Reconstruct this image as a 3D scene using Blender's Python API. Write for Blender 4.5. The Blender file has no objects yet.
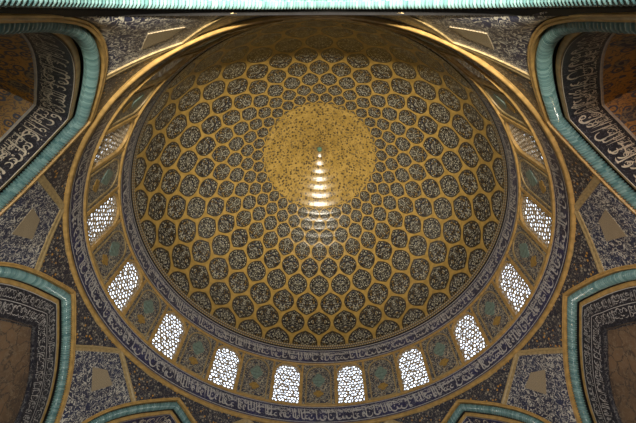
import bpy, math, random
from mathutils import Vector, Matrix
PI=math.pi; D=PI/180
S=9.0; ZC=1.6                       # metres per unit of drum radius, eye height
C=bpy.context.scene.collection
sin,cos,tan=math.sin,math.cos,math.tan
FLOOR=-ZC/S

# ------------------------------------------------------------------ nodes
class N:
    def __init__(s,name):
        s.m=bpy.data.materials.new(name); s.m.use_nodes=True
        s.t=s.m.node_tree; s.b=s.t.nodes['Principled BSDF']
    def new(s,t,**k):
        n=s.t.nodes.new(t)
        for a,b in k.items(): setattr(n,a,b)
        return n
    def put(s,sock,v):
        if v is None: return
        if isinstance(v,bpy.types.NodeSocket): s.t.links.new(v,sock)
        elif isinstance(v,(tuple,list)) and len(v)==3 and sock.type=='RGBA': sock.default_value=(*v,1)
        else: sock.default_value=v
    def ma(s,op,a,b=None,c=None,clamp=False):
        n=s.new('ShaderNodeMath',operation=op,use_clamp=clamp)
        s.put(n.inputs[0],a); s.put(n.inputs[1],b); s.put(n.inputs[2],c)
        return n.outputs[0]
    def mix(s,f,a,b):
        n=s.new('ShaderNodeMix',data_type='RGBA'); s.put(n.inputs[0],f); s.put(n.inputs[6],a); s.put(n.inputs[7],b)
        return n.outputs[2]
    def uv(s):
        n=s.new('ShaderNodeUVMap',uv_map='UVMap'); return n.outputs[0]
    def xyz(s,v):
        n=s.new('ShaderNodeSeparateXYZ'); s.put(n.inputs[0],v); return n.outputs
    def com(s,x,y,z=0.0):
        n=s.new('ShaderNodeCombineXYZ'); s.put(n.inputs[0],x); s.put(n.inputs[1],y); s.put(n.inputs[2],z); return n.outputs[0]
    def scale(s,v,k):
        n=s.new('ShaderNodeMapping'); s.put(n.inputs[0],v); n.inputs[3].default_value=k if isinstance(k,tuple) else (k,k,k); return n.outputs[0]
    def noise(s,v,sc,det=2.0,dist=0.0,rough=.5):
        n=s.new('ShaderNodeTexNoise'); s.put(n.inputs['Vector'],v); n.inputs['Scale'].default_value=sc
        n.inputs['Detail'].default_value=det; n.inputs['Distortion'].default_value=dist; n.inputs['Roughness'].default_value=rough
        return n.outputs
    def vor(s,v,sc,feature='F1',rnd=1.0):
        n=s.new('ShaderNodeTexVoronoi',feature=feature); s.put(n.inputs['Vector'],v); n.inputs['Scale'].default_value=sc
        n.inputs['Randomness'].default_value=rnd
        return n.outputs
    def band(s,x,lo,hi):   # smooth step lo->hi
        n=s.new('ShaderNodeMapRange',interpolation_type='SMOOTHSTEP'); s.put(n.inputs[0],x); n.inputs[1].default_value=lo; n.inputs[2].default_value=hi
        return n.outputs[0]
    def bump(s,h,strength=.3,dist=.02):
        n=s.new('ShaderNodeBump'); n.inputs['Strength'].default_value=strength; n.inputs['Distance'].default_value=dist
        s.put(n.inputs['Height'],h); s.t.links.new(n.outputs[0],s.b.inputs['Normal'])
    def fin(s,col,rough=.4,spec=.5,coat=0,metal=0):
        s.put(s.b.inputs['Base Color'],col); s.put(s.b.inputs['Roughness'],rough)
        s.b.inputs['Specular IOR Level'].default_value=spec; s.b.inputs['Coat Weight'].default_value=coat
        s.b.inputs['Coat Roughness'].default_value=.12; s.put(s.b.inputs['Metallic'],metal)
        return s.m

NAVY=(.022,.026,.075); INK=(.018,.019,.035); CREAM=(.50,.46,.36); GOLD=(.40,.235,.045); OCHRE=(.50,.27,.05)
TURQ=(.16,.33,.32)

def floral(name,bg=INK,fg=CREAM,acc=GOLD,sc=60,lw=.035,fl=.26,rough=.32,bgalt=None):
    """arabesque scrollwork on a dark glazed ground"""
    n=N(name); v=n.uv()
    ns=n.noise(v,sc*.55,1.5,1.6)[0]
    line=n.band(n.ma('ABSOLUTE',n.ma('SUBTRACT',ns,.5)),lw*1.5,lw*.6)
    vo=n.vor(v,sc,'F1',.75); dots=n.band(vo[0],fl,fl*.7)
    hue=n.xyz(vo[1])
    dcol=n.mix(n.band(hue[0],.60,.64),fg,acc)
    base=n.mix(n.band(n.noise(v,9,2)[0],.42,.58),bg,bgalt or bg)
    base=n.mix(n.band(n.ma('ABSOLUTE',n.ma('SUBTRACT',n.noise(v,sc*.9,1,1.2)[0],.52)),.018,.006),base,[c*.3 for c in fg])
    c=n.mix(line,base,fg); c=n.mix(dots,c,dcol)
    n.bump(n.noise(v,14,2)[0],.10,.05)
    return n.fin(c,rough,.5)

M={}
M['floral']=floral('blue floral tile',(.022,.026,.06),(.56,.54,.47),(.50,.44,.34),88,.030,.22,.3,(.02,.028,.075))
M['gold_floral']=floral('gold dotted tile',(.02,.022,.04),(.33,.30,.24),(.50,.27,.05),70,.012,.38,.35)
M['panel_floral']=floral('panel floral tile',(.03,.038,.07),(.48,.44,.33),(.45,.25,.05),90,.034,.28,.35)
M['dark_floral']=floral('dark scroll tile',(.014,.015,.026),(.12,.12,.12),(.13,.11,.09),60,.035,.2,.35)
M['band_blue']=floral('inscription ground',(.014,.016,.055),(.15,.16,.20),(.12,.10,.07),110,.02,.16,.3,(.02,.022,.10))
M['band_dark']=floral('inscription dark ground',(.012,.013,.022),(.10,.10,.12),(.08,.06,.04),90,.015,.14,.3)

def plain(name,col,rough=.4,var=.25,sc=30,coat=0):
    n=N(name); v=n.uv(); f=n.noise(v,sc,3)[0]
    c=n.mix(n.band(f,.3,.7),[x*(1-var) for x in col],[min(1,x*(1+var)) for x in col])
    n.bump(n.noise(v,sc*3,2)[0],.15,.03)
    return n.fin(c,rough,.5,coat)
M['gold']=plain('ochre glazed moulding',(.43,.275,.095),.36,.2,40)
M['tan']=plain('tan brick border',(.36,.27,.13),.4,.2,60)
M['white']=plain('ivory glaze lettering',(.60,.55,.44),.3,.15,50)
M['grey_letter']=plain('pale glaze lettering',(.47,.46,.45),.3,.2,60)
M['turq_tile']=plain('turquoise cartouche tile',(.16,.235,.205),.4,.3,90)
M['vase']=plain('golden vase tile',(.34,.215,.06),.35,.2,80)
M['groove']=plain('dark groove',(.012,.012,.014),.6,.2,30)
M['reveal']=plain('pale plaster reveal',(.55,.45,.30),.8,.1,30)
M['stone']=plain('buff floor stone',(.42,.36,.27),.6,.15,4)
M['brick']=plain('outer brick',(.35,.25,.15),.85,.2,10)
M['screen']=plain('pierced faience screen',(.34,.27,.18),.5,.25,60)

def inset_mat():
    n=N('buff brick inset'); v=n.uv()
    w=n.xyz(n.scale(v,800)); a=n.ma('SINE',n.ma('ADD',w[0],w[1])); b=n.ma('SINE',n.ma('SUBTRACT',w[0],w[1]))
    k=n.band(n.ma('MULTIPLY',a,b),-.1,.3)
    c=n.mix(k,(.20,.16,.10),(.46,.38,.26)); return n.fin(c,.5)
M['inset']=inset_mat()

def rope_mat():
    n=N('turquoise rope glaze'); v=n.uv(); w=n.xyz(v)
    f=n.noise(n.scale(v,(60,0,0)),1,2)[0]
    c=n.mix(n.band(f,.35,.65),(.085,.19,.20),(.20,.34,.34))
    return n.fin(c,.2,.6,.6)
M['rope']=rope_mat()

def niche_mat():   # ochre ground with dark blue blossoms
    n=N('ochre vault tile'); v=n.uv()
    vo=n.vor(v,26,'F1',.5); d=vo[0]
    ring=n.band(n.ma('ABSOLUTE',n.ma('SUBTRACT',d,.33)),.10,.05)
    core=n.band(d,.13,.09)
    scr=n.band(n.ma('ABSOLUTE',n.ma('SUBTRACT',n.noise(v,38,1.5,1.5)[0],.5)),.05,.025)
    big=n.band(n.vor(v,9,'F1',.6)[0],.34,.30)
    c=n.mix(scr,(.46,.24,.05),(.16,.10,.05)); c=n.mix(ring,c,(.05,.055,.09)); c=n.mix(core,c,(.05,.04,.05))
    dk=n.mix(n.ma('MAXIMUM',scr,ring),(.03,.035,.06),(.24,.19,.11))
    c=n.mix(big,c,dk); return n.fin(c,.4)
M['niche']=niche_mat()

def brown_mat():
    n=N('brown wall tile'); v=n.uv()
    e=n.vor(n.mix(.12,v,n.noise(v,12,2)[1]),20,'DISTANCE_TO_EDGE')[0]
    c=n.mix(n.band(n.noise(v,8,3)[0],.35,.65),(.10,.068,.046),(.19,.12,.07))
    c=n.mix(n.band(e,.0,.10),(.075,.055,.042),c)
    c=n.mix(n.band(n.ma('ABSOLUTE',n.ma('SUBTRACT',n.noise(v,45,2,1)[0],.5)),.03,.01),c,(.20,.15,.10))
    return n.fin(c,.45)
M['brown']=brown_mat()

def dome_mat():
    n=N('dome medallion tile'); u,V,_=n.xyz(n.uv())
    U=n.ma('MULTIPLY',u,32.0)
    xa=n.ma('SUBTRACT',n.ma('FRACT',n.ma('ADD',U,.5)),.5); ya=n.ma('SUBTRACT',n.ma('FLOORED_MODULO',V,2.0),1.0)
    xb=n.ma('SUBTRACT',n.ma('FRACT',U),.5); yb=n.ma('SUBTRACT',n.ma('FLOORED_MODULO',n.ma('ADD',V,1.0),2.0),1.0)
    def dd(x,y):
        ax,ay=n.ma('ABSOLUTE',x),n.ma('ABSOLUTE',y)
        A=n.ma('POWER',n.ma('DIVIDE',ax,.5),3.6); B=n.ma('POWER',n.ma('DIVIDE',n.ma('ADD',n.ma('MULTIPLY',ax,.60),ay),.66),3.6)
        return n.ma('DIVIDE',n.ma('POWER',n.ma('ADD',A,B),1/3.6),.95)
    da,db=dd(xa,ya),dd(xb,yb); isA=n.ma('LESS_THAN',da,db)
    d=n.ma('MINIMUM',da,db)
    x=n.ma('ADD',n.ma('MULTIPLY',xa,isA),n.ma('MULTIPLY',xb,n.ma('SUBTRACT',1.0,isA)))
    y=n.ma('ADD',n.ma('MULTIPLY',ya,isA),n.ma('MULTIPLY',yb,n.ma('SUBTRACT',1.0,isA)))
    idu=n.ma('FLOOR',n.ma('ADD',U,n.ma('MULTIPLY',isA,.5))); idv=n.ma('FLOOR',n.ma('MULTIPLY',n.ma('ADD',V,isA),.5))
    wn=n.new('ShaderNodeTexWhiteNoise',noise_dimensions='2D'); n.put(wn.inputs[0],n.com(n.ma('SUBTRACT',idv,isA),isA)); rnd=wn.outputs[0]
    Y=n.ma('MULTIPLY',y,.86)
    rho=n.ma('SQRT',n.ma('ADD',n.ma('MULTIPLY',x,x),n.ma('MULTIPLY',Y,Y))); th=n.ma('ARCTAN2',n.ma('ABSOLUTE',x),Y)
    # blossoms on rings
    k=n.ma('ADD',6.0,n.ma('MULTIPLY',n.ma('ROUND',n.ma('MULTIPLY',rnd,2.0)),2.0))
    p1=n.ma('COSINE',n.ma('MULTIPLY',th,k)); r1=n.ma('SINE',n.ma('ADD',n.ma('MULTIPLY',rho,27.0),n.ma('MULTIPLY',rnd,6.0)))
    p2=n.ma('COSINE',n.ma('MULTIPLY',th,n.ma('ADD',k,n.ma('MULTIPLY',4.0,n.band(rho,.2,.3)))))
    pat=n.ma('ADD',n.ma('MULTIPLY',p1,r1),n.ma('MULTIPLY',n.ma('MULTIPLY',p2,.7),n.ma('COSINE',n.ma('MULTIPLY',rho,42.0))))
    cell=n.com(n.ma('ABSOLUTE',x),Y,rnd)
    vv=n.vor(cell,8.5,'F1',1.0)
    curl=n.band(n.ma('ABSOLUTE',n.ma('SUBTRACT',n.noise(cell,8,1.0,1.2)[0],.5)),.03,.012)
    spot=n.band(vv[0],.26,.18)
    cream=n.ma('MAXIMUM',n.ma('MULTIPLY',curl,.8),n.ma('MAXIMUM',n.ma('MULTIPLY',n.band(pat,.95,1.15),.9),n.ma('MULTIPLY',spot,.75)))
    hue=n.xyz(vv[1])[1]
    fg=n.mix(n.band(hue,.78,.80),(.50,.48,.38),(.36,.24,.08))
    ink=n.mix(n.band(hue,.25,.3),(.010,.013,.030),(.016,.015,.016))
    med=n.mix(cream,ink,fg)
    in_med=n.band(d,1.0,.94)                       # inside a medallion
    edge=n.ma('MULTIPLY',n.band(d,.82,.90),n.band(d,1.0,.94))
    med=n.mix(edge,med,(.035,.028,.02))
    rib=n.mix(n.band(n.noise(n.com(n.ma('MULTIPLY',U,1.0),V),5,3)[0],.35,.65),(.30,.195,.05),(.42,.275,.075))
    c=n.mix(in_med,rib,med)
    # small green-grey leaves where the net knots
    n.bump(n.ma('ADD',n.ma('MULTIPLY',n.band(d,1.35,.95),-1.0),n.ma('ADD',n.ma('MULTIPLY',n.noise(n.com(U,V),6,3)[0],.8),n.ma('MULTIPLY',n.ma('ABSOLUTE',n.ma('SINE',n.ma('MULTIPLY',V,PI*1.5))),.9))),.35,.05)
    return n.fin(c,n.mix(in_med,(.31,.31,.31),(.24,.24,.24)),.45)
M['dome']=dome_mat()

def disc_mat():
    n=N('golden sunburst tile'); u,V,_=n.xyz(n.uv())      # u angle 0..1, V radius in drum units
    v=n.com(n.ma('MULTIPLY',n.ma('COSINE',n.ma('MULTIPLY',u,2*PI)),V),n.ma('MULTIPLY',n.ma('SINE',n.ma('MULTIPLY',u,2*PI)),V))
    vo=n.vor(v,50,'F1',.8); dots=n.band(vo[0],.47,.36)
    hue=n.xyz(vo[1])[0]
    scr=n.band(n.ma('ABSOLUTE',n.ma('SUBTRACT',n.noise(v,36,1.5,1.3)[0],.5)),.028,.012)
    c=n.mix(n.band(n.noise(v,12,3)[0],.35,.65),(.34,.225,.055),(.43,.29,.08))
    c=n.mix(n.ma('MULTIPLY',scr,.8),c,(.14,.09,.035))
    c=n.mix(n.ma('MULTIPLY',dots,.95),c,n.mix(n.band(hue,.5,.55),(.065,.048,.028),(.16,.115,.05)))
    star=n.ma('MULTIPLY',n.band(V,.10,.085),n.band(n.ma('ADD',n.ma('MULTIPLY',n.ma('COSINE',n.ma('MULTIPLY',u,2*PI*16)),.012),V),.075,.07))
    c=n.mix(n.ma('MULTIPLY',star,.55),c,(.16,.11,.05))
    rings=n.ma('ABSOLUTE',n.ma('SINE',n.ma('MULTIPLY',V,52.0)))
    n.bump(n.ma('ADD',n.ma('MULTIPLY',rings,1.2),n.ma('MULTIPLY',n.noise(v,20,3)[0],.8)),.35,.05)
    return n.fin(c,.25,.45)
M['disc']=disc_mat()

def dots_mat():
    n=N('beaded border tile'); u,V,_=n.xyz(n.uv())        # metres-like drum units
    a=n.ma('MULTIPLY',n.ma('SINE',n.ma('MULTIPLY',u,2*PI*60)),n.ma('SINE',n.ma('MULTIPLY',V,2*PI*28)))
    c=n.mix(n.band(a,.25,.5),(.022,.024,.045),(.48,.44,.32))
    c=n.mix(n.band(a,-.35,-.6),c,(.36,.22,.05)); return n.fin(c,.35)
M['beads']=dots_mat()

# ------------------------------------------------------------------ mesh helpers
def W(p): return Vector((p[0]*S,p[1]*S,p[2]*S+ZC))
class MB:
    def __init__(s): s.v=[];s.f=[];s.uv=[]
    def face(s,pts,uvs):
        b=len(s.v); s.v+=[W(p) for p in pts]; s.f.append(tuple(range(b,b+len(pts)))); s.uv+=[tuple(q) for q in uvs]
    def grid(s,fn,us,vs,uvf=None,wrap=False):
        b=len(s.v); nu,nv=len(us),len(vs)
        for u in us:
            for v in vs: s.v.append(W(fn(u,v)))
        for i in range(nu if wrap else nu-1):
            i2=(i+1)%nu
            for j in range(nv-1):
                s.f.append((b+i*nv+j,b+i2*nv+j,b+i2*nv+j+1,b+i*nv+j+1))
                un=us[i+1] if i+1<nu else us[i]+(us[1]-us[0])
                q=[(us[i],vs[j]),(un,vs[j]),(un,vs[j+1]),(us[i],vs[j+1])]
                s.uv+=[uvf(*t) if uvf else t for t in q]
    def build(s,name,mat,parent=None,smooth=True,base=None,merge=True):
        me=bpy.data.meshes.new(name); off=base or Vector((0,0,0))
        me.from_pydata([v-off for v in s.v],[],s.f)
        l=me.uv_layers.new(name='UVMap')
        for i,q in enumerate(s.uv): l.data[i].uv=q
        me.materials.append(mat)
        if smooth: me.polygons.foreach_set('use_smooth',[True]*len(me.polygons))
        o=bpy.data.objects.new(name,me); C.objects.link(o); o.parent=parent
        return o
def lin(a,b,n): return [a+(b-a)*i/n for i in range(n+1)]
def polar(a,r,z): return (r*sin(a),r*cos(a),z)          # a in radians from +Y

def root(name,base,label,cat,group=None):
    o=bpy.data.objects.new(name,None); C.objects.link(o); o.location=base; o.empty_display_size=.3
    o['label']=label; o['category']=cat
    if group: o['group']=group
    return o
def struct(o): o['kind']='structure'; return o
def spin(r,base,az):                                     # put a thing built at azimuth 0 at azimuth az
    r.location=Matrix.Rotation(-az*D,4,'Z')@base; r.rotation_euler=(0,0,-az*D)
def dup(r):
    c=r.copy(); C.objects.link(c)
    for ch in [o for o in r.children]:
        d=ch.copy(); C.objects.link(d); d.parent=c
        for g in [o for o in ch.children]:
            e=g.copy(); C.objects.link(e); e.parent=d
    return c

# ------------------------------------------------------------------ calligraphy
def stroke(path,w,nib=.9):
    """broad-nib ribbon: list of (left,right) pairs in band coordinates"""
    out=[]
    for i,(x,y) in enumerate(path):
        a=path[max(0,i-1)]; b=path[min(len(path)-1,i+1)]
        dx,dy=b[0]-a[0],b[1]-a[1]; L=math.hypot(dx,dy) or 1; dx/=L;dy/=L
        k=.42+.58*abs(dx*sin(nib)+dy*cos(nib))
        e=min(1,(min(i,len(path)-1-i)+.35)/1.6)
        h=w*k*e*.5; out.append(((x-dy*h,y+dx*h),(x+dy*h,y-dx*h)))
    return out
def arc(cx,cy,rx,ry,a0,a1,n=9,rot=0):
    o=[]
    for i in range(n+1):
        a=(a0+(a1-a0)*i/n)*D; x,y=rx*cos(a),ry*sin(a); o.append((cx+x*cos(rot)-y*sin(rot),cy+x*sin(rot)+y*cos(rot)))
    return o
def script(length,h,seed,w=.085):
    """thuluth-like writing for a band of given length and height h; strokes in metres of the band"""
    R=random.Random(seed); st=[]; x=.1; W_=w
    while x<length/h-.2:
        g=R.random()
        if g<.42:      # tall alif / lam, some with a foot
            sl=R.uniform(.05,.14); top=R.uniform(.84,.95); y0=R.uniform(.12,.30)
            p=[(x+sl+.07,top-.09),(x+sl,top),(x+sl*.8,top-.12),(x+sl*.4,(top+y0)/2),(x,y0)]
            if R.random()<.5: p+= [(x-.05,y0-.05),(x-.16,y0-.05),(x-.26,y0+.02)]
            st.append((p,W_)); x+=R.uniform(.17,.28)
            if R.random()<.3: st.append((arc(x+.06,.30,.10,.10,200,-130),W_*.85))
        elif g<.66:    # bowl (nun, ya, sin)
            r=R.uniform(.16,.26); cy=R.uniform(.28,.36)
            st.append((arc(x+r,cy,r,r*.95,20,-190,11),W_*1.05))
            if R.random()<.7: st.append((arc(x+r,cy+.14,.035,.035,0,330,6),W_*.8))
            st.append((arc(x+r*1.0,.72,r*.9,.10,200,20,8,R.uniform(-.4,.4)),W_*.8)); x+=r*1.7
        elif g<.84:    # waw / mim loop with tail
            cy=R.uniform(.35,.62)
            st.append((arc(x+.10,cy,.085,.08,-60,290,9),W_*.9)); st.append((arc(x+.0,cy-.02,.19,.26,5,-85,7),W_)); 
            if R.random()<.6: st.append((arc(x+.12,.84,.09,.06,180,-90,7),W_*.7))
            x+=R.uniform(.22,.30)
        else:          # returning ya sweep above the line
            L=R.uniform(.45,.9); y=R.uniform(.55,.72)
            st.append(([(x-.05+L*t,y+.07*sin(t*PI*1.2)-.05*t) for t in lin(0,1,8)],W_*.9))
            st.append((arc(x+.18,.30,.17,.12,100,-120,9),W_)); x+=R.uniform(.22,.34)
        if R.random()<.45:
            dx,dy=x-R.uniform(.05,.2),R.choice([.1,.5,.62,.8]); s_=.035
            st.append(([(dx-s_,dy-s_*.4),(dx,dy),(dx+s_,dy+s_*.4)],W_*1.1))
    return [([(px*h,py*h) for px,py in p],ww*h) for p,ww in st]
def write(mb,strokes,fn):
    for p,w in strokes:
        q=stroke(p,w)
        for a,b in zip(q,q[1:]):
            pts=[a[0],b[0],b[1],a[1]]; mb.face([fn(*t) for t in pts],pts)

# ------------------------------------------------------------------ dome
PR=[(-.50,.990,1.647),(-.12,.9885,1.675),(0,.987,1.695),(1,.966,1.855),(2,.931,2.012),(3,.869,2.152),(4,.793,2.277),(5,.708,2.385),(6,.625,2.472),(7,.549,2.543),
    (8,.480,2.600),(8.62,.438,2.632),(10.2,.325,2.703),(12,.205,2.771),(13.4,.103,2.827),(14.6,.0,2.882)]
def spl(x):
    xs=[p[0] for p in PR]; i=max(0,min(len(PR)-2,sum(1 for q in xs if q<=x)-1))
    out=[]
    for k in (1,2):
        def m(j):
            if j<=0: a,b=0,1
            elif j>=len(PR)-1: a,b=len(PR)-2,len(PR)-1
            else: a,b=j-1,j+1
            return (PR[b][k]-PR[a][k])/(PR[b][0]-PR[a][0])
        h=xs[i+1]-xs[i]; t=(x-xs[i])/h; m0,m1=m(i)*h,m(i+1)*h
        out.append((2*t**3-3*t*t+1)*PR[i][k]+(t**3-2*t*t+t)*m0+(-2*t**3+3*t*t)*PR[i+1][k]+(t**3-t*t)*m1)
    return out
def dome_pt(a,V,off=0):
    r,z=spl(V); return polar(a,r+off,z+off*.6)
dome=root('dome',W((0,0,1.65)),'great dome with golden net of dark medallions and sunburst centre','dome')
base=dome.location.copy()
angs=lin(0,2*PI,192)
mb=MB(); mb.grid(lambda a,V:dome_pt(a,V),angs,lin(-.12,8.62,70),lambda a,V:(a/2/PI,V)); mb.build('medallion_shell',M['dome'],dome,base=base)
mb=MB(); mb.grid(lambda a,V:dome_pt(a,V),angs,lin(8.62,14.55,40),lambda a,V:(a/2/PI,spl(V)[0])); mb.build('sunburst_disc',M['disc'],dome,base=base)
mb=MB(); mb.grid(lambda a,V:dome_pt(a,V,-.0015),angs,lin(-.50,-.11,5),lambda a,V:(a,spl(V)[1])); mb.build('beaded_border',M['beads'],dome,base=base)
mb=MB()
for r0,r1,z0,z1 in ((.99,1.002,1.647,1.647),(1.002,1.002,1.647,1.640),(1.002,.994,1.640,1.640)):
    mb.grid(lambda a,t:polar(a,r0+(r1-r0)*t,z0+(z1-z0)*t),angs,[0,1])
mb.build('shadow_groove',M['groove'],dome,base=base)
mb=MB(); ring=[(0,-.010),(.010,-.012),(.018,-.006),(.022,.004),(.030,.000),(.034,.010)]
def bossf(a,t):
    i=min(int(t),4); f=t-i; r=ring[i][0]*(1-f)+ring[i+1][0]*f; z=ring[i][1]*(1-f)+ring[i+1][1]*f
    return polar(a,r*(1+.10*cos(8*a)*min(1,r/.03)),2.868+z)
mb.grid(bossf,lin(0,2*PI,64),lin(0,4.99,15)); mb.build('apex_boss',plain('turquoise boss glaze',(.10,.20,.15),.25,.3,60),dome,base=base)
mb=MB(); mb.grid(lambda a,V:dome_pt(a,V,.09),lin(0,2*PI,64),lin(-.5,14.6,30)); o=mb.build('outer_shell',M['brick'],dome,base=base)

# ------------------------------------------------------------------ drum: bands, cornice, bays
Z0,Z1,Z2,Z3=1.143,1.256,1.530,1.642; DZ=-.044
def ringband(name,label,z0,z1,r,seed,lw,edge):
    b=W((0,0,z0)); t=root(name,b,label,'inscription')
    mb=MB(); mb.grid(lambda a,z:polar(a,r,z),lin(0,2*PI,192),lin(z0,z1,2),lambda a,z:(a,z)); mb.build('blue_ground',M['band_blue'],t,base=b)
    e0,e1=z0+edge,z1-edge; h=e1-e0
    st=script(2*PI*.999,h*.98,seed,lw*1.25); st2=script(2*PI*.999,h*.40,seed+9,lw*1.5)
    mb=MB(); write(mb,st,lambda x,y:polar(-x,r-.0025,e0+y)); write(mb,st2,lambda x,y:polar(-x,r-.0032,e0+h*.56+y))
    mb.build('lettering',M['grey_letter'],t,base=b,smooth=False)
    for zz in (z0+edge*.5,z1-edge*.5):
        mb=MB(); mb.grid(lambda a,q:polar(a,r-.002,zz+q),lin(0,2*PI,192),[-edge*.18,edge*.18],lambda a,q:(a,q)); mb.build('fillet',M['grey_letter'],t,base=b)
    return t
ringband('inscription_band','narrow blue inscription ring between window tops and dome edge',Z2+.006,Z3-.001,.994,5,.088,.014)
ringband('inscription_band','broad blue inscription ring below the window sills',Z0+.012,Z1-.006,1.003,21,.086,.010)
def moulding(name,label,z,hh,r,proj):
    b=W((0,0,z)); mb=MB(); prof=[(r+.004,z-hh),(r-proj*.6,z-hh*.95),(r-proj,z-hh*.35),(r-proj*.75,z),(r-proj,z+hh*.35),(r-proj*.6,z+hh*.95),(r+.004,z+hh)]
    def f(a,t):
        i=min(int(t),len(prof)-2); k=t-i; return polar(a,prof[i][0]*(1-k)+prof[i+1][0]*k,prof[i][1]*(1-k)+prof[i+1][1]*k)
    mb.grid(f,lin(0,2*PI,192),lin(0,len(prof)-1,len(prof)-1),lambda a,t:(a,t*.004)); o=mb.build(name,M['gold'],None,base=b)
    o.location=b; o['label']=label; o['category']='moulding'; return o
moulding('cornice','thick golden ring moulding under the lower inscription, above the arches',Z0,.009,1.012,.014)
moulding('sill_moulding','thin golden ring moulding on which the window bays stand',Z1,.006,1.0,.006)
moulding('head_moulding','thin golden ring moulding over the window bays, under the upper inscription',Z2,.006,.995,.006)

def outline(hw,z0,zs,za,n=20,nb=6,ns=8):
    """bottom centre, round by the left, over the pointed head, back"""
    L=[(-hw*i/nb,z0) for i in range(nb+1)]
    L+=[(-hw,z0+(zs-z0)*i/ns) for i in range(1,ns+1)]
    for i in range(1,n//2+1):
        a=i/(n//2)*PI/2; L.append((-hw*cos(a)**.92,zs+(za-zs)*(sin(a)**1.05)))
    R=[(-x,z) for x,z in reversed(L[1:-1])]
    return L+R
def rect_ring(L,x0,x1,z0,z1):
    """push each outline point out to a rectangle"""
    cx,cz=(x0+x1)/2,(z0+z1)/2; out=[]
    for x,z in L:
        dx,dz=x-cx,z-cz; k=min(((x1-x0)/2)/abs(dx) if abs(dx)>1e-9 else 9e9,((z1-z0)/2)/abs(dz) if abs(dz)>1e-9 else 9e9); out.append((cx+dx*k,cz+dz*k))
    return out
def cyl(x,z,r=1.0): return polar(x,r,z+DZ)
def ringfill(mb,A,B,rA,rB,uvs=1):
    n=len(A)
    for i in range(n):
        j=(i+1)%n; pts=[(A[i],rA),(A[j],rA),(B[j],rB),(B[i],rB)]
        mb.face([cyl(p[0],p[1],r) for p,r in pts],[(p[0],p[1]) for p,r in pts])
BAY=11.25*D; H2=BAY/2
WO=outline(.079,1.304,1.495,1.566)
def off_outline(L,k,cz=1.44):
    return [(x*(1+k/.076),cz+(z-cz)*(1+k/.125)) for x,z in L]
WI=off_outline(WO,.008)

# window bays (structure) and screens (things)
def window_proto():
    b=W((0,1,Z1)); r=bpy.data.objects.new('window_1',None); C.objects.link(r); struct(r)
    mb=MB(); R_=rect_ring(WI,-H2,H2,Z1-DZ,Z2-DZ); ringfill(mb,R_,WI,1.0,1.0); mb.build('spandrel_tile',M['panel_floral'],r,base=b,smooth=False)
    mb=MB(); ringfill(mb,WI,WI,.993,1.0); ringfill(mb,WI,WO,.993,.994); ringfill(mb,WO,WO,.994,1.010); mb.build('arched_frame',M['gold'],r,base=b,smooth=False)
    mb=MB()
    for x in (-H2+.006,H2-.006):
        for x0,x1,ra,rb in ((x-.006,x-.006,1.001,.994),(x-.006,x+.006,.994,.994),(x+.006,x+.006,.994,1.001)):
            mb.grid(lambda q,z:polar(x0+(x1-x0)*q,ra+(rb-ra)*q,z),[0,1],lin(Z1,Z2,4),lambda q,z:(x0+q*.01,z))
    mb.build('side_moulding',M['gold'],r,base=b,smooth=False)
    mb=MB(); ringfill(mb,WO,WO,1.010,1.020); mb.build('reveal',M['reveal'],r,base=b,smooth=False)
    return r,b
def honey(cs,seed,xr,zr,sx=1.0,jit=.24):
    """jittered honeycomb cells: list of vertex key lists + dict of positions"""
    R=random.Random(seed); pos={}; cells=[]
    h=cs*sx; v=cs*.866
    def key(x,z): return (round(x/cs*24),round(z/cs*24))
    ni=int((xr[1]-xr[0])/h)+4; nj=int((zr[1]-zr[0])/v)+4
    for j in range(nj):
        for i in range(ni):
            cx=xr[0]+(i-1)*h+(h/2 if j%2 else 0); cz=zr[0]+(j-1)*v; ks=[]
            for k in range(6):
                a=(60*k+30)*D; x=cx+cos(a)*h/1.732; z=cz+sin(a)*cs/1.732*1.0
                kk=key(x,z)
                if kk not in pos: pos[kk]=(x+R.uniform(-jit,jit)*h,z+R.uniform(-jit,jit)*cs)
                ks.append(kk)
            cells.append((cx,cz,ks))
    return pos,cells
def inside(L,x,z):
    c=False; n=len(L)
    for i in range(n):
        x1,z1=L[i]; x2,z2=L[(i+1)%n]
        if (z1>z)!=(z2>z) and x<(x2-x1)*(z-z1)/(z2-z1)+x1: c=not c
    return c
def snap(L,x,z):
    if inside(L,x,z): return (x,z)
    best=None; n=len(L)
    for i in range(n):
        ax,az=L[i]; bx,bz=L[(i+1)%n]; dx,dz=bx-ax,bz-az; l=dx*dx+dz*dz or 1e-12
        t=max(0,min(1,((x-ax)*dx+(z-az)*dz)/l)); q=(ax+dx*t,az+dz*t); d=(q[0]-x)**2+(q[1]-z)**2
        if best is None or d<best[0]: best=(d,q)
    return best[1]
def area(P): return .5*sum(P[i][0]*P[(i+1)%len(P)][1]-P[(i+1)%len(P)][0]*P[i][1] for i in range(len(P)))
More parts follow.
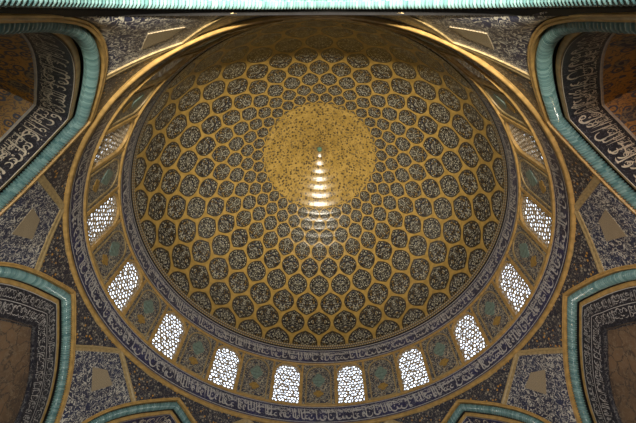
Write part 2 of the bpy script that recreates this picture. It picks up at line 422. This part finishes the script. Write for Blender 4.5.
def lattice(mb,L,cs,sx,seed,r0,r1,rim,shrink,jit=.24):
    pos,cells=honey(cs,seed,(min(p[0] for p in L),max(p[0] for p in L)),(min(p[1] for p in L),max(p[1] for p in L)),sx,jit)
    pos={k:snap(L,*p) for k,p in pos.items()}
    for cx,cz,ks in cells:
        P=[pos[k] for k in ks]
        if abs(area(P))<cs*cs*.02: continue
        A=[]
        for i,p in enumerate(P):
            q=P[(i+1)%6]; A+=[p,((p[0]+q[0])/2,(p[1]+q[1])/2)]
        mx=sum(p[0] for p in P)/6; mz=sum(p[1] for p in P)/6; hole=abs(area(P))>cs*cs*.14
        if hole:
            B=[(mx+(p[0]-mx)*shrink*(1 if i%2 else .93),mz+(p[1]-mz)*shrink*(1 if i%2 else .93)) for i,p in enumerate(A)]
            ringfill(mb,A,B,r0,r0); ringfill(mb,B,B,r0,r1); ringfill(mb,B,A,r1,r1)
        else:
            for rr in (r0,r1): mb.face([cyl(p[0],p[1],rr) for p in A],A)
win,wb=window_proto()
def screen_proto(seed):
    r=root('window_screen',wb,'x','screen','pierced window screens around the drum')
    mb=MB(); lattice(mb,WO,.0215,1.0,seed,1.005,1.009,.1,.71); mb.build('pierced_lattice',M['screen'],r,base=wb,smooth=False)
    mb=MB(); lattice(mb,WO,.040,1.5,seed+50,1.014,1.016,.1,.90,.16); mb.build('outer_lattice',M['screen'],r,base=wb,smooth=False)
    return r
ORD={11.25:('the near-frontal pair at the bottom of the photo, right of centre'),}
def side(az): return 'right' if az>0 else 'left'
wl={11.25:'brightest, just {s} of bottom centre',33.75:'second up the {s} side from bottom centre',56.25:'third up the {s} side, tilted outward',
    78.75:'fourth up the {s} side, leaning outward',101.25:'fifth up the {s} side, level with the dome middle',123.75:'sixth up the {s} side, seen obliquely',
    146.25:'highest on the {s}, a thin slanted sliver',168.75:'hidden over the entrance arch, {s} one'}
protos=[screen_proto(3),screen_proto(14)]
wi=0
for az0 in (11.25,33.75,56.25,78.75,101.25,123.75,146.25,168.75):
    for sg in (1,-1):
        az=az0*sg; wi+=1
        w=win if wi==1 else dup(win)
        w.name='window_%d'%wi; spin(w,wb,az)
        s=protos[wi-1] if wi<3 else dup(protos[wi%2]); spin(s,wb,az)
        s['label']='pierced arched window screen, '+wl[az0].format(s=side(az))

# tile panels between the windows
def panel_proto():
    b=W((0,1,Z1)); r=root('tile_panel',b,'x','tile panel','arched tile panels between the windows')
    L=outline(.072,1.314,1.485,1.556); L2=off_outline(L,.008,1.44)
    mb=MB(); ringfill(mb,rect_ring(L2,-H2,H2,Z1-DZ,Z2-DZ),L2,1.0,1.0); mb.build('corner_tile',M['panel_floral'],r,base=b,smooth=False)
    mb=MB(); ringfill(mb,L2,L2,1.0,.996); ringfill(mb,L2,L,.996,.996); ringfill(mb,L,L,.996,1.001); mb.build('arched_border',M['tan'],r,base=b,smooth=False)
    mb=MB(); cz=1.44; Q=[(0,cz)]*len(L); ringfill(mb,L,Q,1.0005,1.0005); mb.build('floral_field',M['panel_floral'],r,base=b,smooth=False)
    mb=MB(); cx,cz=0,1.463; n=40; out=[]
    for i in range(n):
        a=2*PI*i/n; k=.037*(1+.12*cos(4*a)); out.append((k*sin(a)*.95,cz+k*cos(a)*1.12))
    for i in range(n):
        j=(i+1)%n; mb.face([cyl(0,cz,.9965),cyl(*out[i],.9975),cyl(*out[j],.9975)],[(0,cz),out[i],out[j]])
    ringfill(mb,out,out,.9975,1.0005); mb.build('cartouche',M['turq_tile'],r,base=b,smooth=False)
    mb=MB(); pr=[(.010,1.352),(.014,1.355),(.009,1.360),(.028,1.367),(.033,1.376),(.022,1.385),(.012,1.389),(.017,1.394)]
    V=[(-x,z) for x,z in pr]+[(x,z) for x,z in reversed(pr)]
    for i in range(len(pr)-1):
        (a,z),(c,z2)=pr[i],pr[i+1]; mb.face([cyl(-a,z,.9975),cyl(a,z,.9975),cyl(c,z2,.9975),cyl(-c,z2,.9975)],[(-a,z),(a,z),(c,z2),(-c,z2)])
    ringfill(mb,V,V,.9975,1.0005); mb.build('vase_motif',M['vase'],r,base=b,smooth=False)
    return r,b
pan,pb=panel_proto()
pl={0:'upright at bottom centre',22.5:'first {s} of bottom centre',45:'second {s} of bottom centre',67.5:'third {s} of bottom centre',90:'{s} side, just below dome middle level',
    112.5:'{s} side, just above dome middle level',135:'upper {s}, foreshortened',157.5:'top {s}, squeezed under golden cornice',180:'hidden over the entrance arch'}
first=True
for a in (0,22.5,45,67.5,90,112.5,135,157.5,180):
    for sg in ((1,) if a in (0,180) else (1,-1)):
        p=pan if first else dup(pan); first=False
        spin(p,pb,a*sg); p['label']='floral panel with turquoise cartouche between windows, '+pl[a].format(s=side(a*sg))

# outer drum wall and window heads
mb=MB(); mb.grid(lambda a,z:polar(a,1.021,z),lin(0,2*PI,96),[Z0-.02,Z1+.005]); mb.grid(lambda a,z:polar(a,1.021,z),lin(0,2*PI,96),[Z2-.008,1.70])
for k in range(16):
    c=k*22.5*D; mb.grid(lambda a,z:polar(c+a,1.021,z),lin(-BAY/2-.006,BAY/2+.006,4),[Z1,Z2])
struct(mb.build('wall_drum',M['brick']))
mb=MB(); mb.grid(lambda a,r:polar(a,r,Z3+.001),lin(0,2*PI,96),[.999,1.085]); struct(mb.build('ceiling',M['groove']))

# ------------------------------------------------------------------ the eight arches
AP=1.0117; DR=-.0083
KP=[(0,1.114),(.05,1.090),(.1,1.062),(.15,1.034),(.2,1.002),(.27,.949),(.325,.892),(.37,.825),(.40,.757),(.413,.69),(.418,.55),(.418,.2),(.418,FLOOR)]
def dense(K,step=.004):
    out=[]
    for i in range(len(K)-1):
        p0=K[max(0,i-1)] if i>0 else (2*K[0][0]-K[1][0],2*K[0][1]-K[1][1]); p1,p2=K[i],K[i+1]; p3=K[min(len(K)-1,i+2)]
        n=max(1,int(math.dist(p1,p2)/step))
        def tn(a,b,c):  # centripetal-ish tangent
            da,db=math.dist(a,b) or 1e-9,math.dist(b,c) or 1e-9
            return [((b[k]-a[k])/da*db+(c[k]-b[k])/db*da)/(da+db) for k in (0,1)]
        h=math.dist(p1,p2); t1=tn(p0,p1,p2); t2=tn(p1,p2,p3) if i<len(K)-2 else [(p2[k]-p1[k])/h for k in (0,1)]
        for j in range(n):
            t=j/n; out.append(tuple((2*t**3-3*t*t+1)*p1[k]+(t**3-2*t*t+t)*h*t1[k]+(-2*t**3+3*t*t)*p2[k]+(t**3-t*t)*h*t2[k] for k in (0,1)))
    out.append(K[-1]); return out
HC=dense(KP)                                  # right half from apex down
LEN=[0]
for a,b in zip(HC,HC[1:]): LEN.append(LEN[-1]+math.dist(a,b))
TOT=LEN[-1]
import bisect
def curve(l):
    """signed length from apex -> point, inward normal (mitred at the apex), tangent"""
    s=abs(l); s=min(s,TOT-1e-6); i=min(bisect.bisect_right(LEN,s)-1,len(HC)-2); t=(s-LEN[i])/(LEN[i+1]-LEN[i])
    x=HC[i][0]*(1-t)+HC[i+1][0]*t; z=HC[i][1]*(1-t)+HC[i+1][1]*t
    i0=max(0,i-4); i1=min(len(HC)-1,i+5); dx,dz=HC[i1][0]-HC[i0][0],HC[i1][1]-HC[i0][1]; L=math.hypot(dx,dz); dx/=L;dz/=L
    nx,nz=dz,-dx                              # inward: (-,-)
    nx,nz=-abs(dz),-max(0,dx)
    w=max(0,1-s/.16)                          # ease normals to the mitre line near the apex
    sl=math.hypot(dx,dz); k=dx
    mx,mz=0,-1/max(.5,dx)
    nx,nz=nx*(1-w)+mx*w,nz*(1-w)+mz*w
    g=1 if l>=0 else -1
    return (x*g,z),(nx*g,nz),(dx*g,dz)
def AC(l,e,r):
    (x,z),(nx,nz),_=curve(l); return (x+nx*e,r+DR,z+nz*e)
def ls(step,lim=TOT): 
    n=int(lim/step); h=[lim*i/n for i in range(n+1)]; return [-v for v in reversed(h[1:])]+h
bA=W((0,AP,FLOOR))
def strip(mb,prof,step=.02,uvk=1):
    """prof: list of (e, r); swept along the arch"""
    n=len(prof); acc=[0]
    for a,b in zip(prof,prof[1:]): acc.append(acc[-1]+math.dist(a,b))
    L=ls(step)
    def f(l,t):
        i=min(int(t),n-2); k=t-i; return AC(l,prof[i][0]*(1-k)+prof[i+1][0]*k,prof[i][1]*(1-k)+prof[i+1][1]*k)
    mb.grid(f,L,list(range(n)),lambda l,t:(l,acc[int(t)]))
RMESH={}
def arch_common(r,RC=1.034):
    dr=0 if RC==1.034 else .016
    def sh(name,mb,mat,smooth=False):
        if name in RMESH and RC==1.034: o=bpy.data.objects.new(name,RMESH[name]); C.objects.link(o); o.parent=r
        else: o=mb().build(name,mat,r,base=bA,smooth=smooth); RMESH[name]=o.data
        return o
    def a():
        mb=MB(); strip(mb,[(e,q+dr) for e,q in [(0,1.024),(0,1.014),(.004,1.0135),(.006,1.016),(.008,1.0135),(.013,1.014),(.013,1.03)]]); return mb
    sh('outer_border',a,M['gold'])
    def b():
        mb=MB(); PIT=.0096; R0=.0172
        def f(l,ph):
            (x,z),(nx,nz),(tx,tz)=curve(l); psi=ph+2*PI*l/PIT
            rr=R0*(.73+.29*abs(sin(psi/2))**.8); e=.030+rr*cos(ph); return (x+nx*e,RC+DR+rr*sin(ph),z+nz*e)
        mb.grid(f,ls(.00125,1.45),lin(0,2*PI,12),lambda l,ph:(l+ph/2/PI*PIT,ph)); return mb
    sh('rope_moulding',b,M['rope'],True)
    def c():
        mb=MB(); strip(mb,[(.013,1.03),(.013,1.060),(.048,1.060)])
        if dr: strip(mb,[(-.003,1.012),(.002,1.022),(.002,1.06)])
        return mb
    sh('recess',c,M['groove'])
    def d():
        mb=MB(); strip(mb,[(e,q+dr) for e,q in [(.046,1.060),(.046,1.052),(.048,1.050),(.055,1.0495),(.061,1.050),(.063,1.052),(.064,1.056)]]); return mb
    sh('inner_border',d,M['gold'])
def arch_write(t,p0,p1,seed,h,mat,lw=.085,lim=1.15,two=False):
    """p0,p1 = (e,r) outer and inner edges of the band"""
    def fn(x,y):
        k=y/h; l=lim-x; e=p0[0]+(p1[0]-p0[0])*(k); r=p0[1]+(p1[1]-p0[1])*(k)
        q=AC(l,e,r); nn=((p1[1]-p0[1])/h,(p1[0]-p0[0])/h)  # towards the room: lift off the surface
        L=math.hypot(*nn); (x_,z_),(nx,nz),_=curve(l); d=.0022
        # surface normal facing down/inwards = rotate (e,r) direction
        de,dr=nn[0]/L*d,-nn[1]/L*d
        return (q[0]+nx*de,q[1]+dr,q[2]+nz*de)
    mb=MB(); m=.08*h
    for (z0_,hh,sd) in (((m,h-2*m,seed),(h*.50,h*.42,seed+5)) if not two else ((m,h*.44-m,seed),(h*.50,h*.42,seed+3))):
        st=script(2*lim,hh,sd,lw); write(mb,st,lambda x,y:fn(x,y+z0_))
    mb.build('lettering',mat,t,base=bA,smooth=False)
    mb=MB()
    for k in (.02,)+((.47,) if two else (.975,)):
        for l0 in range(0,1):
            L=ls(.02,lim)
            mb.grid(lambda l,q:fn(lim-l,h*(k+q)),L,[-.012,.012],lambda l,q:(l,q))
    mb.build('white_fillet',mat,t,base=bA,smooth=False)
an={0:'rope-edged wall arch below the bottom centre, out of view',45:'turquoise rope-edged corner arch cut by the bottom edge, {s} of centre',90:'turquoise rope-edged wall arch around dim brown tiles, lower {s} edge',
    135:'corner arch with thick turquoise rope and large white lettering, upper {s}',180:'entrance arch whose turquoise rope moulding crosses the whole top edge'}
for az in (0,45,-45,90,-90,135,-135,180):
    wall=az%90==0
    t=root('arch',bA,an[abs(az)].format(s=side(az)),'arch','eight rope-edged arches under the drum')
    arch_common(t,1.0415 if az==180 else 1.034)
    if wall and az!=180:
        p0,p1=(.064,1.050),(.170,1.053)
        mb=MB(); strip(mb,[p0,p1]); mb.build('inscription_ground',M['panel_floral' if 0 else 'band_dark'],t,base=bA,smooth=False)
        arch_write(t,p0,p1,100+az,.106,M['grey_letter'],.075,1.3,two=True)
        mb=MB(); L=[l for l in ls(.02)]; zf=1.062
        for a,b in zip(L,L[1:]):
            A=AC(a,.170,zf);B=AC(b,.170,zf); mb.face([A,B,(0,zf+DR,.55)],[(A[0],A[2]),(B[0],B[2]),(0,.55)])
        mb.build('tiled_wall',M['brown'],t,base=bA,smooth=False)
        mb=MB(); strip(mb,[(.168,1.052),(.170,1.052),(.170,1.064)]); strip(mb,[(.172,1.061),(.177,1.061)]); mb.build('wall_edge',M['dark_floral'],t,base=bA,smooth=False)
        # blind window frame in the middle of the tiled wall
        mb=MB(); F=[(-.10,.05),(-.10,.62),(-.06,.70),(0,.74),(.06,.70),(.10,.62),(.10,.05)]; G=[(x*1.13,z+.012*(z>.1)) for x,z in F]
        for (a,c),(b,d) in zip(zip(F,G),zip(F[1:],G[1:])): mb.face([(p[0],1.047,p[1]) for p in (a,c,d,b)],[a,c,d,b])
        mb.build('blind_frame',M['tan'],t,base=bA,smooth=False)
    elif az==180:
        mb=MB(); strip(mb,[(.064,1.050),(.064,1.42)]); mb.build('soffit',M['dark_floral'],t,base=bA,smooth=False)
    else:
        p0,p1=(.064,1.050),(.102,1.122)
        mb=MB(); strip(mb,[p0,p1]); mb.build('inscription_ground',M['band_dark' if abs(az)==135 else 'band_blue'],t,base=bA,smooth=False)
        arch_write(t,p0,p1,200+az,.0814,M['white'],.072,1.3)
        mb=MB(); L=ls(.02)
        RR=[(1.122,1,1.0),(1.16,.88,.985),(1.205,.74,.962),(1.26,.57,.93),(1.32,.38,.88),(1.38,.19,.81),(1.43,.04,.72)]
        def vault(l,j):
            i=min(int(j),len(RR)-2); f=j-i; r,k,zk=[RR[i][q]*(1-f)+RR[i+1][q]*f for q in range(3)]
            x,_,z=AC(l,.102,0); zz=z if z<0 else z*zk
            return (x*k,r+DR,zz)
        mb.grid(vault,L,lin(0,6,18),lambda l,j:(l,j*.055)); mb.build('vault',M['niche'],t,base=bA,smooth=False)
        mb=MB(); strip(mb,[(.1005,1.1185),(.1035,1.1205),(.104,1.124)]); mb.build('vault_edge',M['grey_letter'],t,base=bA,smooth=False)
    spin(t,bA,az)

# ------------------------------------------------------------------ spandrels between arches (built round the vertex at azimuth 0)
XZ=[p for p in HC if p[1]>=.66]
def zarch(s):
    s=min(abs(s),XZ[-1][0])
    for a,b in zip(XZ,XZ[1:]):
        if b[0]>=s: 
            t=(s-a[0])/max(1e-9,b[0]-a[0]); return a[1]*(1-t)+b[1]*t
    return XZ[-1][1]
def sarch(z):
    if z>=XZ[0][1]: return 0.0
    for a,b in zip(XZ,XZ[1:]):
        if b[1]<=z: t=(a[1]-z)/max(1e-9,a[1]-b[1]); return a[0]*(1-t)+b[0]*t
    return XZ[-1][0]
def SP(a,t,off=0):
    """a degrees from the vertex, t 0 at the arch .. 1 at the ring: horizontal sections are shallow arcs between neighbouring arches"""
    z0=zarch(AP*tan((22.5-abs(a))*D)); z=z0+(Z0-z0)*t
    az=max(.02,22.5-math.atan(sarch(z)/AP)/D); re=AP/cos((22.5-az)*D)
    if z>XZ[0][1]: re-=.0017*(z-XZ[0][1])/(Z0-XZ[0][1])
    m=1.095+(1.010-1.095)*(z-.66)/(Z0-.66); q=min(1,abs(a)/az)
    return polar(a*D,m+(re-m)*q*q-off,z-off*.25)
def SPz(a,z,off=0):
    b=22.5-abs(a); z0=zarch(AP*tan(b*D)); return SP(a,(z-z0)/(Z0-z0),off)
KA=11.3
def kite_table():
    P0,P1=SP(0,.985),SP(KA,0); O=(0,0,.2)
    u=[P0[i]-O[i] for i in range(3)]; v=[P1[i]-O[i] for i in range(3)]
    nrm=Vector(u).cross(Vector(v)); out=[]
    for k in range(61):
        a=KA*k/60; lo,hi=0,1
        f=lambda t:(Vector(SP(a,t))-Vector(O)).dot(nrm)
        slo=f(0)
        for _ in range(30):
            m=(lo+hi)/2
            if (f(m)>0)==(slo>0) and abs(slo)>1e-9: lo=m
            else: hi=m
        out.append((lo+hi)/2)
    out[0]=.985; out[60]=0; return out
KT=kite_table()
def kt(a):
    q=min(59.999,abs(a)/KA*60); i=int(q); return KT[i]*(1-q+i)+KT[i+1]*(q-i)
bK=W((0,1.10,.70))
def kite_proto():
    r=root('kite_panel',bK,'x','tile panel','kite-shaped panels between the arches')
    As=lin(-KA,KA,60)
    mb=MB(); mb.grid(lambda a,q:SP(a,q*kt(a)),As,lin(0,1,14),lambda a,q:(a*D*1.05,SP(a,q*kt(a))[2]))
    mb.build('floral_field',M['floral'],r,base=bK)
    def edge(u,w,off): # u -1..1 along boundary, w in degrees-like width
        a=u*KA; t=(1-abs(u))*.985; g=1 if u>=0 else -1
        return a,t
    mb=MB()
    for sg in (1,-1):
        for (d0,d1,o0,o1) in ((-.05,-.05,0,.004),(-.05,-.012,.004,.004),(-.012,-.008,.004,.001),(-.008,.012,.001,.004),(.012,.035,.004,.004),(.035,.035,.004,0)):
            def f(u,q):
                d=d0+(d1-d0)*q; o=o0+(o1-o0)*q; a=KA*u; t=kt(a)
                return SP(sg*max(0,a+d*KA*.9*(1-u*.4)),min(1,max(0,t+d*(.35+.9*u))),o)
            mb.grid(f,lin(0,1,24),[0,1],lambda u,q:(u*.3,d0+q*.01))
    mb.build('tan_border',M['tan'],r,base=bK,smooth=False)
    mb=MB(); T,Rr,B,L_=(0,1.037),(3.7,1.006),(0,.936),(-3.7,1.006)
    def qd(u,v):
        # u: top->right edge param, v: top->left
        a=(1-u)*(1-v)*T[0]+u*(1-v)*Rr[0]+u*v*B[0]+(1-u)*v*L_[0]; z=(1-u)*(1-v)*T[1]+u*(1-v)*Rr[1]+u*v*B[1]+(1-u)*v*L_[1]
        return a,z
    mb.grid(lambda u,v:SPz(*qd(u,v),.0018),lin(0,1,8),lin(0,1,8),lambda u,v:(qd(u,v)[0]*D,qd(u,v)[1]))
    for ed in ((lambda t:(t,0)),(lambda t:(t,1)),(lambda t:(0,t)),(lambda t:(1,t))):
        mb.grid(lambda t,q:SPz(*qd(*ed(t)),.0018*q),lin(0,1,8),[0,1],lambda t,q:(t*.05,q*.004))
    mb.build('buff_inset',M['inset'],r,base=bK,smooth=False)
    return r
kite=kite_proto();
kl={22.5:'below bottom centre, slightly {s}',67.5:'lower {s}, between two arches',112.5:'{s} edge beside the dome middle',157.5:'top {s}, under the entrance rope'}
# triangular panels: gold dotted, two per arch (left and right of its apex), built round the arch axis
bT=W((0,1.02,1.165))
def tri_proto():
    r=root('triangular_panel',bT,'x','tile panel','gold-dotted panels over the arch apexes')
    def f(sg,b,q):  # b degrees from arch axis 0..22.5 ; lower t .. 1
        a=22.5-b; lo=0 if a>=KA else kt(a)/.985; t=lo+(1-lo)*q
        x,y,z=SP(a,t); # vertex frame -> arch frame
        az=(22.5-a)*D; rr=math.hypot(x,y); return polar(sg*az,rr,z)
    mb=MB()
    for sg in (1,-1):
        mb.grid(lambda b,q:f(sg,b,q),lin(0,22.5,46),lin(0,1,10),lambda b,q:(sg*b*D*1.02+7,f(sg,b,q)[2]))
    mb.build('dotted_field',M['gold_floral'],r,base=bT,smooth=False)
    mb=MB()
    for sg in (1,-1):
        mb.grid(lambda b,q:(lambda p:(p[0],p[1]-.003,p[2]-.001))(f(sg,b,q)),lin(.3,22.3,46),[.90,.985],lambda b,q:(b*.02,q*.02))
    mb.build('tan_border',M['tan'],r,base=bT,smooth=False)
    return r
tri=tri_proto()
tl={0:'below the lowest windows at bottom centre',45:'over the arch apex at the bottom, {s} side',90:'over the brown-tiled arch at the {s} edge',135:'over the upper {s} corner arch',180:'over the entrance arch at the top'}
fk=ft=True
for a in (22.5,67.5,112.5,157.5):
    for sg in (1,-1):
        k=kite if fk else dup(kite); fk=False
        spin(k,bK,a*sg); k['label']='blue-black floral kite panel with buff inset, '+kl[a].format(s=side(a*sg))
for a in (0,45,90,135,180):
    for sg in ((1,) if a in (0,180) else (1,-1)):
        k=tri if ft else dup(tri); ft=False
        spin(k,bT,a*sg); k['label']='gold-dotted dark spandrel tiles '+tl[a].format(s=side(a*sg))

# ------------------------------------------------------------------ floor, entrance and outer shell
mb=MB(); mb.face([(-3,-3.5,FLOOR),(3,-3.5,FLOOR),(3,3,FLOOR),(-3,3,FLOOR)],[(-3,-3.5),(3,-3.5),(3,3),(-3,3)]); struct(mb.build('floor',M['stone'],smooth=False))
mb=MB(); y=-1.42
dw,dh=.24,.62
for x0,x1,z0,z1 in ((-.6,-dw,FLOOR,1.3),(dw,.6,FLOOR,1.3),(-dw,dw,dh,1.3)):
    mb.face([(x0,y,z0),(x1,y,z0),(x1,y,z1),(x0,y,z1)],[(x0,z0),(x1,z0),(x1,z1),(x0,z1)])
struct(mb.build('wall_entrance',M['dark_floral'],smooth=False))
mb=MB(); mb.grid(lambda a,z:(a and polar(a,1.62,z)),lin(PI+.28,3*PI-.28,64),[FLOOR,1.2]); mb.grid(lambda a,r:polar(a,r,1.2),lin(0.001,2*PI,64),[1.0205,1.62]); struct(mb.build('wall_outer',M['brick'],smooth=False))

# ------------------------------------------------------------------ light
w=bpy.data.worlds.new('sky'); bpy.context.scene.world=w; w.use_nodes=True
bg=w.node_tree.nodes['Background']; bg.inputs[0].default_value=(.72,.84,1.0,1); bg.inputs[1].default_value=3.0
def area_l(name,loc,aim,sx,sy,power,col):
    l=bpy.data.lights.new(name,'AREA'); l.shape='RECTANGLE'; l.size=sx*S; l.size_y=sy*S; l.energy=power; l.color=col
    o=bpy.data.objects.new(name,l); C.objects.link(o); o.location=W(loc); d=W(aim)-W(loc); o.rotation_euler=d.to_track_quat('-Z','Y').to_euler(); return o
# spots near the floor; the left and right ones are added for tint
def spot(name,loc,aim,power,col,ang=60,blend=.8,rad=.03):
    l=bpy.data.lights.new(name,'SPOT'); l.energy=power; l.color=col; l.spot_size=ang*D; l.spot_blend=blend; l.shadow_soft_size=rad*S
    o=bpy.data.objects.new(name,l); C.objects.link(o); o.location=W(loc); d=W(aim)-W(loc); o.rotation_euler=d.to_track_quat('-Z','Y').to_euler(); return o
area_l('entrance_fill',(0,-1.33,FLOOR+.03),(0,-1.0,1.2),.30,.10,3000,(1,.93,.84))  # added fill light, unseen, low in the entrance recess
spot('tint_spot_left',(-.30,-.85,FLOOR+.05),(-1,-.1,1.35),800,(1,.86,.58),66,1.0)  # added unseen spot, tints the left drum mouldings yellow
spot('tint_spot_right',(.30,-.85,FLOOR+.05),(1,-.1,1.35),1000,(1,.50,.24),66,1.0)  # added unseen spot, tints the right drum mouldings orange
spot('entrance_floodlight',(0,-1.235,FLOOR+.04),(0,-.08,2.7),27500,(1,.88,.66),62,1.0,.02)
for i in range(16):
    a=(11.25+22.5*i)*D; l=bpy.data.lights.new('window_portal','AREA'); l.shape='RECTANGLE'; l.size=.16*S; l.size_y=.27*S; l.cycles.is_portal=True
    o=bpy.data.objects.new('window_portal',l); C.objects.link(o); o.location=W(polar(a,1.05,1.396)); o.rotation_euler=(PI/2,0,-a); 
    d=W((0,0,1.396))-o.location; o.rotation_euler=d.to_track_quat('-Z','Y').to_euler()

# ------------------------------------------------------------------ camera (solved from the photograph)
cam=bpy.data.cameras.new('camera'); co=bpy.data.objects.new('camera',cam); C.objects.link(co)
F=354.703; cam.sensor_fit='HORIZONTAL'; cam.sensor_width=36; cam.lens=F/636*36; cam.clip_start=.05; cam.clip_end=300
co.location=W((.010375,-1.009909,0))
th=1.0592785; pan_=.0154408; roll=-.0159948
Mr=Matrix.Rotation(pan_,4,'Z')@Matrix.Rotation(PI/2+th,4,'X')@Matrix.Rotation(-roll,4,'Z')
co.rotation_euler=Mr.to_euler()
sc=bpy.context.scene; sc.camera=co
sc.view_settings.view_transform='Standard'; sc.view_settings.look='None'; sc.view_settings.gamma=1; sc.view_settings.use_curve_mapping=False
sc.view_settings.exposure=0
sc.cycles.use_denoising=True; sc.cycles.max_bounces=8; sc.cycles.diffuse_bounces=2; sc.cycles.caustics_reflective=False
sc.cycles.sample_clamp_indirect=6
